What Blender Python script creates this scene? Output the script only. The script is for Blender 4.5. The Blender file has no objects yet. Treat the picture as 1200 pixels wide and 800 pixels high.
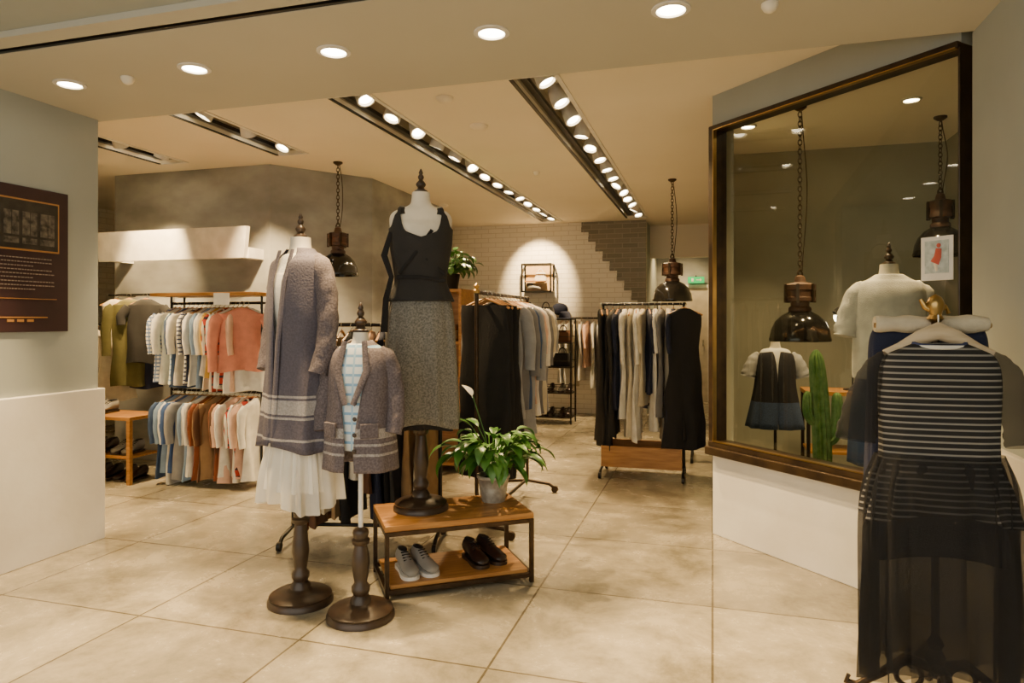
import bpy, math, random
from mathutils import Vector, Matrix
random.seed(7)
PI=math.pi
R=math.radians(-16.37)      # the shop is turned 16.4 deg against the world axes
cR,sR=math.cos(R),math.sin(R)
def L2W(p,q): return (p*cR-q*sR, p*sR+q*cR)
ZC=2.97; ZS=2.775
EK=9.2
WARM=(1,.68,.32)

# ------------------------------------------------------------------ materials
def newmat(name):
    m=bpy.data.materials.new(name); m.use_nodes=True
    nt=m.node_tree; b=nt.nodes['Principled BSDF']
    return m,nt,b
def mapping(nt,scale=(1,1,1)):
    tc=nt.nodes.new('ShaderNodeTexCoord'); mp=nt.nodes.new('ShaderNodeMapping')
    mp.inputs['Scale'].default_value=scale
    nt.links.new(tc.outputs['Object'],mp.inputs['Vector']); return mp
def c4(c): return (c[0],c[1],c[2],1)
def mat(name,col,rough=.6,metal=0,col2=None,ns=8,bump=0,bs=60,emit=0,aniso=(1,1,1),lo=.35,hi=.65):
    m,nt,b=newmat(name)
    b.inputs['Base Color'].default_value=c4(col)
    b.inputs['Roughness'].default_value=rough; b.inputs['Metallic'].default_value=metal
    mp=mapping(nt,aniso)
    if col2 is None: col2=tuple(x*.82 for x in col)
    n=nt.nodes.new('ShaderNodeTexNoise'); n.inputs['Scale'].default_value=ns; n.inputs['Detail'].default_value=5
    nt.links.new(mp.outputs[0],n.inputs['Vector'])
    r=nt.nodes.new('ShaderNodeValToRGB')
    r.color_ramp.elements[0].position=lo; r.color_ramp.elements[0].color=c4(col)
    r.color_ramp.elements[1].position=hi; r.color_ramp.elements[1].color=c4(col2)
    nt.links.new(n.outputs['Fac'],r.inputs['Fac']); nt.links.new(r.outputs[0],b.inputs['Base Color'])
    if bump:
        n2=nt.nodes.new('ShaderNodeTexNoise'); n2.inputs['Scale'].default_value=bs; n2.inputs['Detail'].default_value=3
        nt.links.new(mp.outputs[0],n2.inputs['Vector'])
        bp=nt.nodes.new('ShaderNodeBump'); bp.inputs['Strength'].default_value=bump; bp.inputs['Distance'].default_value=.01
        nt.links.new(n2.outputs['Fac'],bp.inputs['Height']); nt.links.new(bp.outputs[0],b.inputs['Normal'])
    if emit:
        b.inputs['Emission Color'].default_value=c4(col); b.inputs['Emission Strength'].default_value=emit
    return m
def cloth(name,col,col2=None,ns=14,bump=.35,bs=180):
    m=mat(name,col,rough=.9,col2=col2,ns=ns,bump=bump,bs=bs)
    return m
def bands(name,stops,rough=.9,tweed=0,axis='Z'):
    """stops: list (z_from, colour) in object metres, constant interpolation"""
    m,nt,b=newmat(name); b.inputs['Roughness'].default_value=rough
    mp=mapping(nt); sx=nt.nodes.new('ShaderNodeSeparateXYZ'); nt.links.new(mp.outputs[0],sx.inputs[0])
    mr=nt.nodes.new('ShaderNodeMath'); mr.operation='MULTIPLY'; mr.inputs[1].default_value=1/3.0
    nt.links.new(sx.outputs[axis],mr.inputs[0])
    r=nt.nodes.new('ShaderNodeValToRGB'); r.color_ramp.interpolation='CONSTANT'
    els=r.color_ramp.elements
    els[0].position=0; els[0].color=c4(stops[0][1]); els[1].position=stops[1][0]/3; els[1].color=c4(stops[1][1])
    for z,c in stops[2:]:
        e=els.new(z/3); e.color=c4(c)
    nt.links.new(mr.outputs[0],r.inputs['Fac'])
    n=nt.nodes.new('ShaderNodeTexNoise'); n.inputs['Scale'].default_value=110; n.inputs['Detail'].default_value=4
    nt.links.new(mp.outputs[0],n.inputs['Vector'])
    mx=nt.nodes.new('ShaderNodeMixRGB'); mx.blend_type='MULTIPLY'; mx.inputs['Fac'].default_value=min(1,.4+tweed)
    nt.links.new(r.outputs[0],mx.inputs[1])
    rr=nt.nodes.new('ShaderNodeValToRGB'); rr.color_ramp.elements[0].position=.35; rr.color_ramp.elements[1].position=.65
    rr.color_ramp.elements[0].color=(.45,.45,.45,1); rr.color_ramp.elements[1].color=(1,1,1,1)
    nt.links.new(n.outputs['Fac'],rr.inputs['Fac']); nt.links.new(rr.outputs[0],mx.inputs[2])
    nt.links.new(mx.outputs[0],b.inputs['Base Color'])
    bp=nt.nodes.new('ShaderNodeBump'); bp.inputs['Strength'].default_value=.4; bp.inputs['Distance'].default_value=.006
    nt.links.new(n.outputs['Fac'],bp.inputs['Height']); nt.links.new(bp.outputs[0],b.inputs['Normal'])
    return m
def plaid(name,c1,c2,c3,fx=14,fz=14,lines=.28):
    m,nt,b=newmat(name); b.inputs['Roughness'].default_value=.9
    mp=mapping(nt); sx=nt.nodes.new('ShaderNodeSeparateXYZ'); nt.links.new(mp.outputs[0],sx.inputs[0])
    def line(out,f,th):
        a=nt.nodes.new('ShaderNodeMath'); a.operation='MULTIPLY'; a.inputs[1].default_value=f; nt.links.new(out,a.inputs[0])
        fr=nt.nodes.new('ShaderNodeMath'); fr.operation='FRACT'; nt.links.new(a.outputs[0],fr.inputs[0])
        l=nt.nodes.new('ShaderNodeMath'); l.operation='LESS_THAN'; l.inputs[1].default_value=th; nt.links.new(fr.outputs[0],l.inputs[0])
        return l.outputs[0]
    m1=nt.nodes.new('ShaderNodeMixRGB'); m1.inputs[1].default_value=c4(c1); m1.inputs[2].default_value=c4(c2)
    nt.links.new(line(sx.outputs['Z'],fz,lines),m1.inputs['Fac'])
    m2=nt.nodes.new('ShaderNodeMixRGB'); m2.inputs[2].default_value=c4(c3); nt.links.new(m1.outputs[0],m2.inputs[1])
    if fx: nt.links.new(line(sx.outputs['X'],fx,lines*.8),m2.inputs['Fac'])
    else: m2.inputs['Fac'].default_value=0
    nt.links.new(m2.outputs[0],b.inputs['Base Color']); return m
def sheer(name,col,opac,stripe=None,var=.12):
    m,nt,b=newmat(name); b.inputs['Base Color'].default_value=c4(col); b.inputs['Roughness'].default_value=.85
    mp=mapping(nt)
    n=nt.nodes.new('ShaderNodeTexNoise'); n.inputs['Scale'].default_value=9; nt.links.new(mp.outputs[0],n.inputs['Vector'])
    mr=nt.nodes.new('ShaderNodeMapRange'); mr.inputs['To Min'].default_value=max(0,opac-var); mr.inputs['To Max'].default_value=min(1,opac+var)
    nt.links.new(n.outputs['Fac'],mr.inputs['Value']); nt.links.new(mr.outputs[0],b.inputs['Alpha'])
    if stripe:
        sx=nt.nodes.new('ShaderNodeSeparateXYZ'); nt.links.new(mp.outputs[0],sx.inputs[0])
        a=nt.nodes.new('ShaderNodeMath'); a.operation='MULTIPLY'; a.inputs[1].default_value=stripe[0]; nt.links.new(sx.outputs['Z'],a.inputs[0])
        fr=nt.nodes.new('ShaderNodeMath'); fr.operation='FRACT'; nt.links.new(a.outputs[0],fr.inputs[0])
        l=nt.nodes.new('ShaderNodeMath'); l.operation='LESS_THAN'; l.inputs[1].default_value=stripe[1]; nt.links.new(fr.outputs[0],l.inputs[0])
        mx=nt.nodes.new('ShaderNodeMixRGB'); mx.inputs[1].default_value=c4(col); mx.inputs[2].default_value=c4(stripe[2])
        nt.links.new(l.outputs[0],mx.inputs['Fac']); nt.links.new(mx.outputs[0],b.inputs['Base Color'])
    return m
def brick_mat(name,axis,c1,c2,mortar,bw=.24,bh=.075,rough=.7,bump=.6,ms=.006):
    m,nt,b=newmat(name); b.inputs['Roughness'].default_value=rough
    mp=mapping(nt); sx=nt.nodes.new('ShaderNodeSeparateXYZ'); nt.links.new(mp.outputs[0],sx.inputs[0])
    cb=nt.nodes.new('ShaderNodeCombineXYZ')
    nt.links.new(sx.outputs[axis],cb.inputs[0]); nt.links.new(sx.outputs['Z'],cb.inputs[1])
    br=nt.nodes.new('ShaderNodeTexBrick'); br.inputs['Scale'].default_value=1
    br.inputs['Brick Width'].default_value=bw; br.inputs['Row Height'].default_value=bh
    br.inputs['Mortar Size'].default_value=ms; br.inputs['Color1'].default_value=c4(c1); br.inputs['Color2'].default_value=c4(c2)
    br.inputs['Mortar'].default_value=c4(mortar); nt.links.new(cb.outputs[0],br.inputs['Vector'])
    nt.links.new(br.outputs['Color'],b.inputs['Base Color'])
    bp=nt.nodes.new('ShaderNodeBump'); bp.inputs['Strength'].default_value=bump; bp.inputs['Distance'].default_value=.008; bp.invert=True
    nt.links.new(br.outputs['Fac'],bp.inputs['Height']); nt.links.new(bp.outputs[0],b.inputs['Normal'])
    return m
def floor_mat():
    m,nt,b=newmat('floor_stone_tile')
    mp=mapping(nt)
    br=nt.nodes.new('ShaderNodeTexBrick'); br.inputs['Scale'].default_value=1
    br.inputs['Brick Width'].default_value=.9; br.inputs['Row Height'].default_value=.9; br.offset=.0
    br.inputs['Mortar Size'].default_value=.006; br.inputs['Mortar Smooth'].default_value=.3
    br.inputs['Color1'].default_value=(.40,.355,.26,1); br.inputs['Color2'].default_value=(.30,.265,.195,1)
    br.inputs['Mortar'].default_value=(.14,.115,.075,1)
    nt.links.new(mp.outputs[0],br.inputs['Vector'])
    n=nt.nodes.new('ShaderNodeTexNoise'); n.inputs['Scale'].default_value=2.0; n.inputs['Detail'].default_value=14; n.inputs['Roughness'].default_value=.74
    n.inputs['Distortion'].default_value=.25
    nt.links.new(mp.outputs[0],n.inputs['Vector'])
    r=nt.nodes.new('ShaderNodeValToRGB'); r.color_ramp.elements[0].position=.36; r.color_ramp.elements[1].position=.64
    r.color_ramp.elements[0].color=(.46,.46,.43,1); r.color_ramp.elements[1].color=(1.15,1.15,1.15,1)
    nt.links.new(n.outputs['Fac'],r.inputs['Fac'])
    mx=nt.nodes.new('ShaderNodeMixRGB'); mx.blend_type='MULTIPLY'; mx.inputs['Fac'].default_value=.95
    nt.links.new(br.outputs['Color'],mx.inputs[1]); nt.links.new(r.outputs[0],mx.inputs[2])
    nt.links.new(mx.outputs[0],b.inputs['Base Color'])
    b.inputs['Specular IOR Level'].default_value=.7
    mr=nt.nodes.new('ShaderNodeMapRange'); mr.inputs['To Min'].default_value=.08; mr.inputs['To Max'].default_value=.42
    nt.links.new(n.outputs['Fac'],mr.inputs['Value']); nt.links.new(mr.outputs[0],b.inputs['Roughness'])
    bp=nt.nodes.new('ShaderNodeBump'); bp.inputs['Strength'].default_value=.5; bp.inputs['Distance'].default_value=.004; bp.invert=True
    nt.links.new(br.outputs['Fac'],bp.inputs['Height']); 
    bp2=nt.nodes.new('ShaderNodeBump'); bp2.inputs['Strength'].default_value=.12; bp2.inputs['Distance'].default_value=.02
    nt.links.new(n.outputs['Fac'],bp2.inputs['Height']); nt.links.new(bp.outputs[0],bp2.inputs['Normal'])
    nt.links.new(bp2.outputs[0],b.inputs['Normal']); return m
def glass_mat():
    m=bpy.data.materials.new('window_glass'); m.use_nodes=True; nt=m.node_tree; nt.nodes.clear()
    o=nt.nodes.new('ShaderNodeOutputMaterial'); mx=nt.nodes.new('ShaderNodeMixShader')
    t=nt.nodes.new('ShaderNodeBsdfTransparent'); t.inputs[0].default_value=(.88,.92,.86,1)
    g=nt.nodes.new('ShaderNodeBsdfGlossy'); g.inputs['Roughness'].default_value=0
    f=nt.nodes.new('ShaderNodeLayerWeight'); f.inputs['Blend'].default_value=.36
    nt.links.new(f.outputs['Fresnel'],mx.inputs[0]); nt.links.new(t.outputs[0],mx.inputs[1]); nt.links.new(g.outputs[0],mx.inputs[2])
    nt.links.new(mx.outputs[0],o.inputs[0]); return m

M={}
M['floor']=floor_mat()
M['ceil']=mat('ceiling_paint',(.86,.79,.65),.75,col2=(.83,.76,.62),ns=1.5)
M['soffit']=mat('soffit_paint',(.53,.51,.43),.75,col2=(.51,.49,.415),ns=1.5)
M['wall']=mat('grey_wall_paint',(.37,.40,.375),.8,col2=(.35,.375,.35),ns=3)
M['plaster']=mat('white_plaster',(.80,.77,.70),.8,col2=(.72,.68,.60),ns=3,bump=.15,bs=12)
M['pillar']=mat('brushed_grey_plaster',(.37,.37,.35),.7,col2=(.20,.20,.19),ns=2.0,aniso=(1,1,1.8),bump=.15,bs=8,lo=.32,hi=.68)
M['brickX']=brick_mat('white_painted_brick','X',(.88,.84,.75),(.84,.80,.71),(.70,.65,.56))
M['brickY']=brick_mat('white_painted_brick_side','Y',(.88,.84,.75),(.84,.80,.71),(.70,.65,.56))
M['greybrick']=brick_mat('grey_exposed_brick','X',(.25,.23,.19),(.19,.175,.145),(.32,.30,.24))
M['olive']=mat('olive_display_wall',(.33,.325,.25),.8,col2=(.28,.275,.21),ns=2)
M['black']=mat('black_metal',(.02,.018,.015),.4,.6)
M['bronze']=mat('bronze_metal',(.07,.045,.028),.4,.8,col2=(.04,.028,.017),ns=20)
M['brass']=mat('brass',(.5,.33,.12),.3,1)
M['chrome']=mat('chrome',(.7,.68,.62),.2,1)
M['frame']=mat('window_frame_bronze',(.026,.016,.010),.35,.4,col2=(.06,.037,.017),ns=9)
M['wood']=mat('oak_wood',(.46,.225,.06),.45,col2=(.31,.135,.03),ns=5,aniso=(1,9,9))
M['dwood']=mat('dark_turned_wood',(.024,.014,.009),.35,col2=(.05,.029,.016),ns=14)
M['rwood']=mat('rust_wood',(.10,.042,.018),.6,col2=(.045,.02,.011),ns=14)
M['skin']=mat('mannequin_linen',(.80,.74,.62),.7,bump=.1,bs=300)
M['dome']=mat('black_enamel',(.012,.011,.010),.12,.2)
M['white']=mat('white_trim',(.84,.81,.75),.5)
M['recess']=mat('track_recess',(.50,.45,.35),.8)
M['lens']=mat('lamp_lens',(1,.84,.56),.4,emit=28)
M['maroon']=mat('poster_maroon',(.034,.012,.016),.5)
M['gold']=mat('poster_gold_ink',(.45,.22,.06),.5)
M['ink']=mat('poster_pale_ink',(.30,.24,.20),.6)
M['photo']=mat('poster_photo',(.014,.012,.011),.5,col2=(.04,.033,.027),ns=12)
M['leaf']=mat('leaf_green',(.03,.12,.016),.35,col2=(.085,.22,.03),ns=6)
M['cactus']=mat('cactus_green',(.045,.13,.025),.6,col2=(.12,.22,.06),ns=20)
M['pot']=mat('zinc_pot',(.42,.385,.32),.5,.3,col2=(.28,.25,.205),ns=30)
M['soil']=mat('soil',(.05,.03,.02),.95)
M['paper']=mat('white_paper',(.85,.83,.78),.6)
M['red']=mat('red_print',(.6,.10,.06),.6)
M['exit']=mat('exit_green',(.01,.40,.10),.5,emit=1.2)
M['door']=mat('service_door_paint',(.62,.55,.42),.6)
M['glass']=glass_mat()
M['bulb']=mat('globe_bulb',(1,.86,.62),.4,emit=14)

C={}
def cc(k,*a,**kw): C[k]=cloth('fabric_'+k,*a,**kw)
cc('white',(.76,.74,.68)); cc('cream',(.62,.55,.41)); cc('black',(.008,.0075,.009)); cc('charcoal',(.022,.021,.021))
cc('navy',(.011,.016,.045)); cc('denim',(.045,.082,.18)); cc('lblue',(.22,.32,.50)); cc('blue',(.06,.12,.32))
cc('pink',(.66,.25,.17)); cc('blush',(.70,.45,.34)); cc('rust',(.22,.060,.018)); cc('brown',(.11,.048,.022)); cc('tan',(.32,.20,.095))
cc('olive',(.11,.10,.03)); cc('grey',(.18,.175,.18)); cc('mustard',(.62,.38,.06)); cc('lgrey',(.33,.33,.34))
C['plaidr']=plaid('fabric_red_plaid',(.40,.035,.02),(.03,.02,.03),(.65,.6,.5))
C['plaidb']=plaid('fabric_blue_plaid',(.66,.71,.72),(.22,.40,.60),(.36,.54,.68),22,22)
C['stripe']=plaid('fabric_navy_stripe',(.72,.70,.64),(.04,.05,.12),(0,0,0),0,28,.35)
C['stripeb']=plaid('fabric_blue_stripe',(.72,.72,.70),(.12,.2,.45),(.14,.22,.45),40,30,.35)

# ------------------------------------------------------------------ mesh tools
class MB:
    def __init__(s): s.v=[];s.f=[];s.mi=[]
    def add(s,vs,fs,mi=0,X=None):
        o=len(s.v)
        s.v+= [tuple(X@Vector(v)) if X is not None else tuple(v) for v in vs]
        s.f+= [tuple(o+i for i in f) for f in fs]; s.mi+=[mi]*len(fs); return s
    def box(s,c,d,mi=0,X=None,rz=0,ry=0,rx=0):
        x,y,z=d[0]/2,d[1]/2,d[2]/2
        vs=[(-x,-y,-z),(x,-y,-z),(x,y,-z),(-x,y,-z),(-x,-y,z),(x,-y,z),(x,y,z),(-x,y,z)]
        T=Matrix.Translation(c)@Matrix.Rotation(rz,4,'Z')@Matrix.Rotation(ry,4,'Y')@Matrix.Rotation(rx,4,'X')
        if X is not None: T=X@T
        return s.add(vs,[(0,3,2,1),(4,5,6,7),(0,1,5,4),(1,2,6,5),(2,3,7,6),(3,0,4,7)],mi,T)
    def bx(s,x0,x1,y0,y1,z0,z1,mi=0): return s.box(((x0+x1)/2,(y0+y1)/2,(z0+z1)/2),(x1-x0,y1-y0,z1-z0),mi)
    def prism(s,poly,z0,z1,mi=0):
        n=len(poly); vs=[(x,y,z0) for x,y in poly]+[(x,y,z1) for x,y in poly]
        fs=[tuple(range(n))[::-1],tuple(range(n,2*n))]+[(i,(i+1)%n,n+(i+1)%n,n+i) for i in range(n)]
        return s.add(vs,fs,mi)
    def loft(s,rings,mi=0,closed=True,cap=True,X=None):
        n=len(rings[0]); vs=[p for r in rings for p in r]; fs=[]
        for j in range(len(rings)-1):
            for i in range(n if closed else n-1):
                k=(i+1)%n; fs.append((j*n+i,j*n+k,(j+1)*n+k,(j+1)*n+i))
        if cap and closed:
            fs.append(tuple(range(n))[::-1]); fs.append(tuple((len(rings)-1)*n+i for i in range(n)))
        return s.add(vs,fs,mi,X)
    def lathe(s,prof,c=(0,0,0),n=28,mi=0,X=None,cap=True):
        rings=[[(c[0]+r*math.cos(2*PI*i/n),c[1]+r*math.sin(2*PI*i/n),c[2]+z) for i in range(n)] for r,z in prof]
        return s.loft(rings,mi,True,cap,X)
    def tube(s,pts,rad,n=10,mi=0,flat=1.0,X=None,cap=True,wob=0):
        pts=[Vector(p) for p in pts]
        if not isinstance(rad,(list,tuple)): rad=[rad]*len(pts)
        rings=[]; up=None
        for i,p in enumerate(pts):
            t=(pts[min(i+1,len(pts)-1)]-pts[max(i-1,0)]).normalized()
            if up is None:
                up=Vector((0,1,0)) if abs(t.y)<.9 else Vector((1,0,0))
            sd=t.cross(up).normalized(); up=sd.cross(t).normalized()
            r=rad[i]; ring=[]
            for k in range(n):
                a=2*PI*k/n; rr=r*(1+wob*math.sin(3*a+i*1.9))
                ring.append(p+sd*rr*math.cos(a)+up*rr*flat*math.sin(a))
            rings.append(ring)
        return s.loft(rings,mi,True,cap,X)
    def cyl(s,a,b,r,r2=None,n=16,mi=0,X=None): return s.tube([a,b],[r,r if r2 is None else r2],n,mi,X=X)
    def sphere(s,c,r,mi=0,n=14,sc=(1,1,1),X=None):
        rings=[]
        for j in range(n//2+1):
            ph=-PI/2+PI*j/(n//2); rr=max(.001,math.cos(ph))*r
            rings.append([(c[0]+sc[0]*rr*math.cos(2*PI*i/n),c[1]+sc[1]*rr*math.sin(2*PI*i/n),c[2]+sc[2]*r*math.sin(ph)) for i in range(n)])
        return s.loft(rings,mi,X=X)
    def torus(s,c,Rr,r,mi=0,sx=1,X=None,N=14,n=6):
        T=Matrix.Translation(c)
        if X is not None: T=T@X
        vs=[];fs=[]
        for i in range(N):
            a=2*PI*i/N
            for k in range(n):
                b=2*PI*k/n; vs.append(((Rr+r*math.cos(b))*math.cos(a),r*math.sin(b),sx*(Rr+r*math.cos(b))*math.sin(a)))
        for i in range(N):
            for k in range(n):
                fs.append((i*n+k,((i+1)%N)*n+k,((i+1)%N)*n+(k+1)%n,i*n+(k+1)%n))
        return s.add(vs,fs,mi,T)
    def obj(s,name,mats,parent=None,loc=(0,0,0),rz=0,smooth=True,solid=0,sub=0,bevel=0,fix=True):
        me=bpy.data.meshes.new(name); me.from_pydata(s.v,[],s.f)
        if not isinstance(mats,(list,tuple)): mats=[mats]
        for m in mats: me.materials.append(m)
        for i,p in enumerate(me.polygons): p.material_index=s.mi[i]; p.use_smooth=smooth
        if fix:
            import bmesh
            bm=bmesh.new(); bm.from_mesh(me); bmesh.ops.recalc_face_normals(bm,faces=bm.faces); bm.to_mesh(me); bm.free()
        if smooth: me.set_sharp_from_angle(angle=math.radians(48))
        o=bpy.data.objects.new(name,me); bpy.context.collection.objects.link(o)
        o.location=loc; o.rotation_euler=(0,0,rz)
        if parent: o.parent=parent
        if bevel:
            b=o.modifiers.new('b','BEVEL'); b.width=bevel; b.segments=2; b.limit_method='ANGLE'
        if solid:
            q=o.modifiers.new('s','SOLIDIFY'); q.thickness=solid; q.offset=0
        if sub:
            q=o.modifiers.new('u','SUBSURF'); q.levels=sub; q.render_levels=sub
        return o
def empty(name,loc=(0,0,0),rz=0):
    e=bpy.data.objects.new(name,None); bpy.context.collection.objects.link(e)
    e.location=loc; e.rotation_euler=(0,0,rz); e.empty_display_size=.2; return e
def cr(rows,k=5):
    out=[]; n=len(rows)
    for i in range(n-1):
        p0=rows[max(i-1,0)];p1=rows[i];p2=rows[i+1];p3=rows[min(i+2,n-1)]
        for j in range(k):
            t=j/k
            out.append([.5*((2*b)+(-a+c)*t+(2*a-5*b+4*c-d)*t*t+(-a+3*b-3*c+d)*t**3) for a,b,c,d in zip(p0,p1,p2,p3)])
    out.append(list(rows[-1])); return out
def spw(v,e): return math.copysign(abs(v)**e,v)
def shell(rows,n=64,freq=9,ph=0,e=.85,k=5,cx=0,cy=0,hemw=0):
    """rows: z,wx,wy,amp,gap ; front = -Y"""
    rings=[]
    for row in cr(rows,k):
        z,wx,wy,amp,gap=row; gap=max(gap,0); ring=[]
        closed=all(r[4]==0 for r in rows)
        for i in range(n):
            th=-PI/2+gap+(2*PI-2*gap)*i/(n if closed else n-1)
            f=1+amp*(math.sin(freq*th+ph)+.45*math.sin((freq*1.7//1)*th+ph*2+z*3))
            ring.append((cx+wx*f*spw(math.cos(th),e),cy+wy*f*spw(math.sin(th),e),z+hemw*math.sin(3*th+ph)*amp))
        rings.append(ring)
    return rings,closed
def spot(parent,loc,tgt,en,ang=60,blend=.6,col=None,rad=.04,name='lamp'):
    l=bpy.data.lights.new(name,'SPOT'); l.energy=en*EK; l.spot_size=math.radians(ang); l.spot_blend=blend; l.color=col or WARM; l.shadow_soft_size=rad
    o=bpy.data.objects.new(name,l); bpy.context.collection.objects.link(o); o.location=loc
    d=Vector(tgt)-Vector(loc); o.rotation_euler=d.to_track_quat('-Z','Y').to_euler()
    if parent: o.parent=parent
    return o

# ------------------------------------------------------------------ room shell (mesh in shop axes p,q)
def room(mb,name,m,**kw): return mb.obj(name,m,rz=R,smooth=False,**kw)
room(MB().bx(-9,3.2,-3.5,13,-.06,0),'floor',M['floor'])
W=.27; slots=[(-5.14,5.40),(-3.83,5.42),(-2.50,10.2),(-1.21,10.2)]; QS=4.12
mb=MB(); ps=[-8.2]
x=-8.2
for sp,qe in slots:
    mb.bx(x,sp,3.6,12.8,ZC,ZC+.03); mb.bx(sp,sp+W,3.6,QS,ZC,ZC+.03); mb.bx(sp,sp+W,qe,12.8,ZC,ZC+.03); x=sp+W
mb.bx(x,2.2,3.6,12.8,ZC,ZC+.03); room(mb,'ceiling',M['ceil'])
for i,(sp,qe) in enumerate(slots):
    t=empty('recessed_track_light',(*L2W(sp,QS),ZC),R)
    Lq=qe-QS
    mb=MB().bx(-.02,0,0,Lq,.03,.20).bx(W,W+.02,0,Lq,.03,.20).bx(0,W,-.02,0,.03,.20).bx(0,W,Lq,Lq+.02,.03,.20).bx(-.02,W+.02,-.02,Lq+.02,.20,.22)
    mb.obj('recess_box',M['recess'],t,smooth=False)
    MB().bx(.02,.065,.02,Lq-.02,.03,.06).bx(-.025,0,0,Lq,-.008,0).obj('black_channel',M['black'],t,smooth=False)
    MB().bx(W,W+.03,-.03,Lq,-.008,0).bx(-.03,W+.03,-.04,0,-.008,0).bx(-.03,W+.03,Lq,Lq+.03,-.008,0).obj('slot_trim',M['white'],t,smooth=False)
    n=int(Lq/.46); hb=MB(); lb=MB()
    for k in range(n+1):
        q=.16+k*(Lq-.32)/max(n,1)
        tx=random.choice([-.45,-.15,.25,.5]); ty=random.uniform(-.5,.1)
        if i<2 and k==1: tx,ty=-.3,.75          # two heads wash the grey pillar
        d=Vector((tx,ty,-1)).normalized(); c=Vector((.17,q,.045))
        X=Matrix.Translation(c)@d.to_track_quat('-Z','Y').to_matrix().to_4x4()
        hb.lathe([(.02,.10),(.05,.09),(.062,.03),(.066,-.03),(.066,-.045),(.055,-.045),(.05,-.02)],n=20,X=X,cap=False)
        hb.cyl((.17,q,.10),(.17,q,.20),.012)
        lb.lathe([(.046,-.030),(.03,-.026),(.001,-.024)],n=20,X=X,cap=False)
        if i<2 or k%2==0:
            narrow=(k//2)%2==0
            spot(t,tuple(c+d*.07),tuple(c+d*3),(62 if narrow else 44)*(1.15 if i<2 else 1),ang=46 if narrow else 78,blend=.7)
    hb.obj('spot_housings',M['white'],t); lb.obj('spot_lenses',M['lens'],t,fix=False)
# soffit and mall ceiling
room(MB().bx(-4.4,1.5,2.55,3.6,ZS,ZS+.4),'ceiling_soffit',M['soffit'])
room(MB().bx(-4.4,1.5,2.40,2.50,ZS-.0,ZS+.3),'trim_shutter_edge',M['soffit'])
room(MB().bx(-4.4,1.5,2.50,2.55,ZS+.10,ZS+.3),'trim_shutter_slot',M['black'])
room(MB().bx(-4.4,1.5,2.53,2.55,ZS+.003,ZS+.10),'trim_shutter_guide',M['black'])
room(MB().bx(-4.4,1.5,.6,2.40,ZS+.03,ZS+.3),'ceiling_mall',M['wall'])
# walls
room(MB().bx(-4.35,-3.91,0,3.57,0,ZS),'wall_left',M['wall'])
room(MB().bx(-3.915,-3.88,0,3.60,0,1.0).bx(-4.35,-3.91,3.57,3.6,0,1.0),'wall_left_plinth',M['plaster'],bevel=.006)
room(MB().bx(1.15,1.5,0,3.62,0,ZS),'wall_right',M['wall'])
room(MB().bx(1.12,1.152,0,3.60,0,.92),'wall_right_plinth',M['plaster'],bevel=.006)
room(MB().bx(-8.2,-.97,10.5,10.7,0,ZC),'wall_back',M['brickX'])
room(MB().bx(-8.2,-8.0,3.6,10.5,0,ZC),'wall_far_left',M['brickY'])
room(MB().bx(-8.2,-4.36,3.4,3.6,0,ZC),'wall_front_left',M['wall'])
room(MB().bx(-1.17,-.97,10.7,12.6,0,ZC),'wall_corridor',M['wall'])
room(MB().bx(-1.17,.2,12.6,12.8,0,ZC),'wall_corridor_end',M['pillar'])
room(MB().bx(.04,.14,4.95,12.6,0,ZC),'wall_partition',M['olive'])
room(MB().bx(.14,1.95,6.6,6.7,0,ZC),'wall_display_back',M['olive'])
room(MB().bx(1.9,2.0,3.6,6.6,0,ZC).bx(1.5,1.9,3.6,3.7,0,ZC),'wall_display_right',M['olive'])
room(MB().bx(-.97,.04,11.2,11.3,2.45,ZC),'wall_corridor_bulkhead',M['ceil'])
room(MB().prism([(-6.04,5.72),(-4.14,5.72),(-3.5,6.6),(-3.5,8.57),(-6.04,8.57)],0,ZC),'wall_pillar',M['pillar'])
# stepped exposed brick patch on the back wall
mb=MB()
for r in range(17):
    z1=ZC-.004-r*.076; w=.98-.055*r+ (.06 if r%2 else 0)
    if w<.12: w=.12
    mb.bx(-.972-w,-.965,10.47,10.5,z1-.074,z1)
room(mb,'trim_exposed_brick',M['greybrick'])
# service door
d=empty('door_1',(*L2W(-.48,12.6),0),R)
MB().bx(-.40,.40,-.03,0,0,2.02).obj('door_leaf',M['door'],d,smooth=False,bevel=.004)
MB().bx(-.46,-.40,-.05,0,0,2.08).bx(.40,.46,-.05,0,0,2.08).bx(-.46,.46,-.05,0,2.02,2.08).obj('door_frame',M['white'],d,smooth=False)
MB().cyl((.32,-.07,1.0),(.32,-.07,1.1),.012).cyl((.32,-.03,1.05),(.32,-.08,1.05),.01).obj('door_handle',M['chrome'],d)
e=empty('exit_sign',(*L2W(-.28,12.5),2.16),R)
MB().bx(-.14,.14,-.02,.02,-.055,.055).obj('sign_box',M['exit'],e,smooth=False)
MB().box((-.06,-.023,0),(.04,.004,.06)).box((.05,-.023,0),(.09,.004,.013)).box((.08,-.023,.013),(.035,.004,.010),ry=.7).box((.08,-.023,-.013),(.035,.004,.010),ry=-.7).obj('sign_arrow',M['white'],e,smooth=False)
MB().bx(-.01,.01,-.005,.095,.05,.08).obj('sign_bracket',M['black'],e,smooth=False)
cl=empty('corridor_fill_light',(*L2W(-.5,11.9),ZC),R)  # lamp, ring and lens added to brighten the dark service door
MB().lathe([(.06,0),(.08,0),(.08,-.008),(.06,-.01)],n=24,cap=False).obj('trim_ring',M['white'],cl)
MB().lathe([(.06,-.003),(.001,-.005)],n=24,cap=False).obj('lens',M['lens'],cl,fix=False)
spot(cl,(0,0,-.03),(0,.2,-3),14,ang=120,blend=.7)

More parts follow.
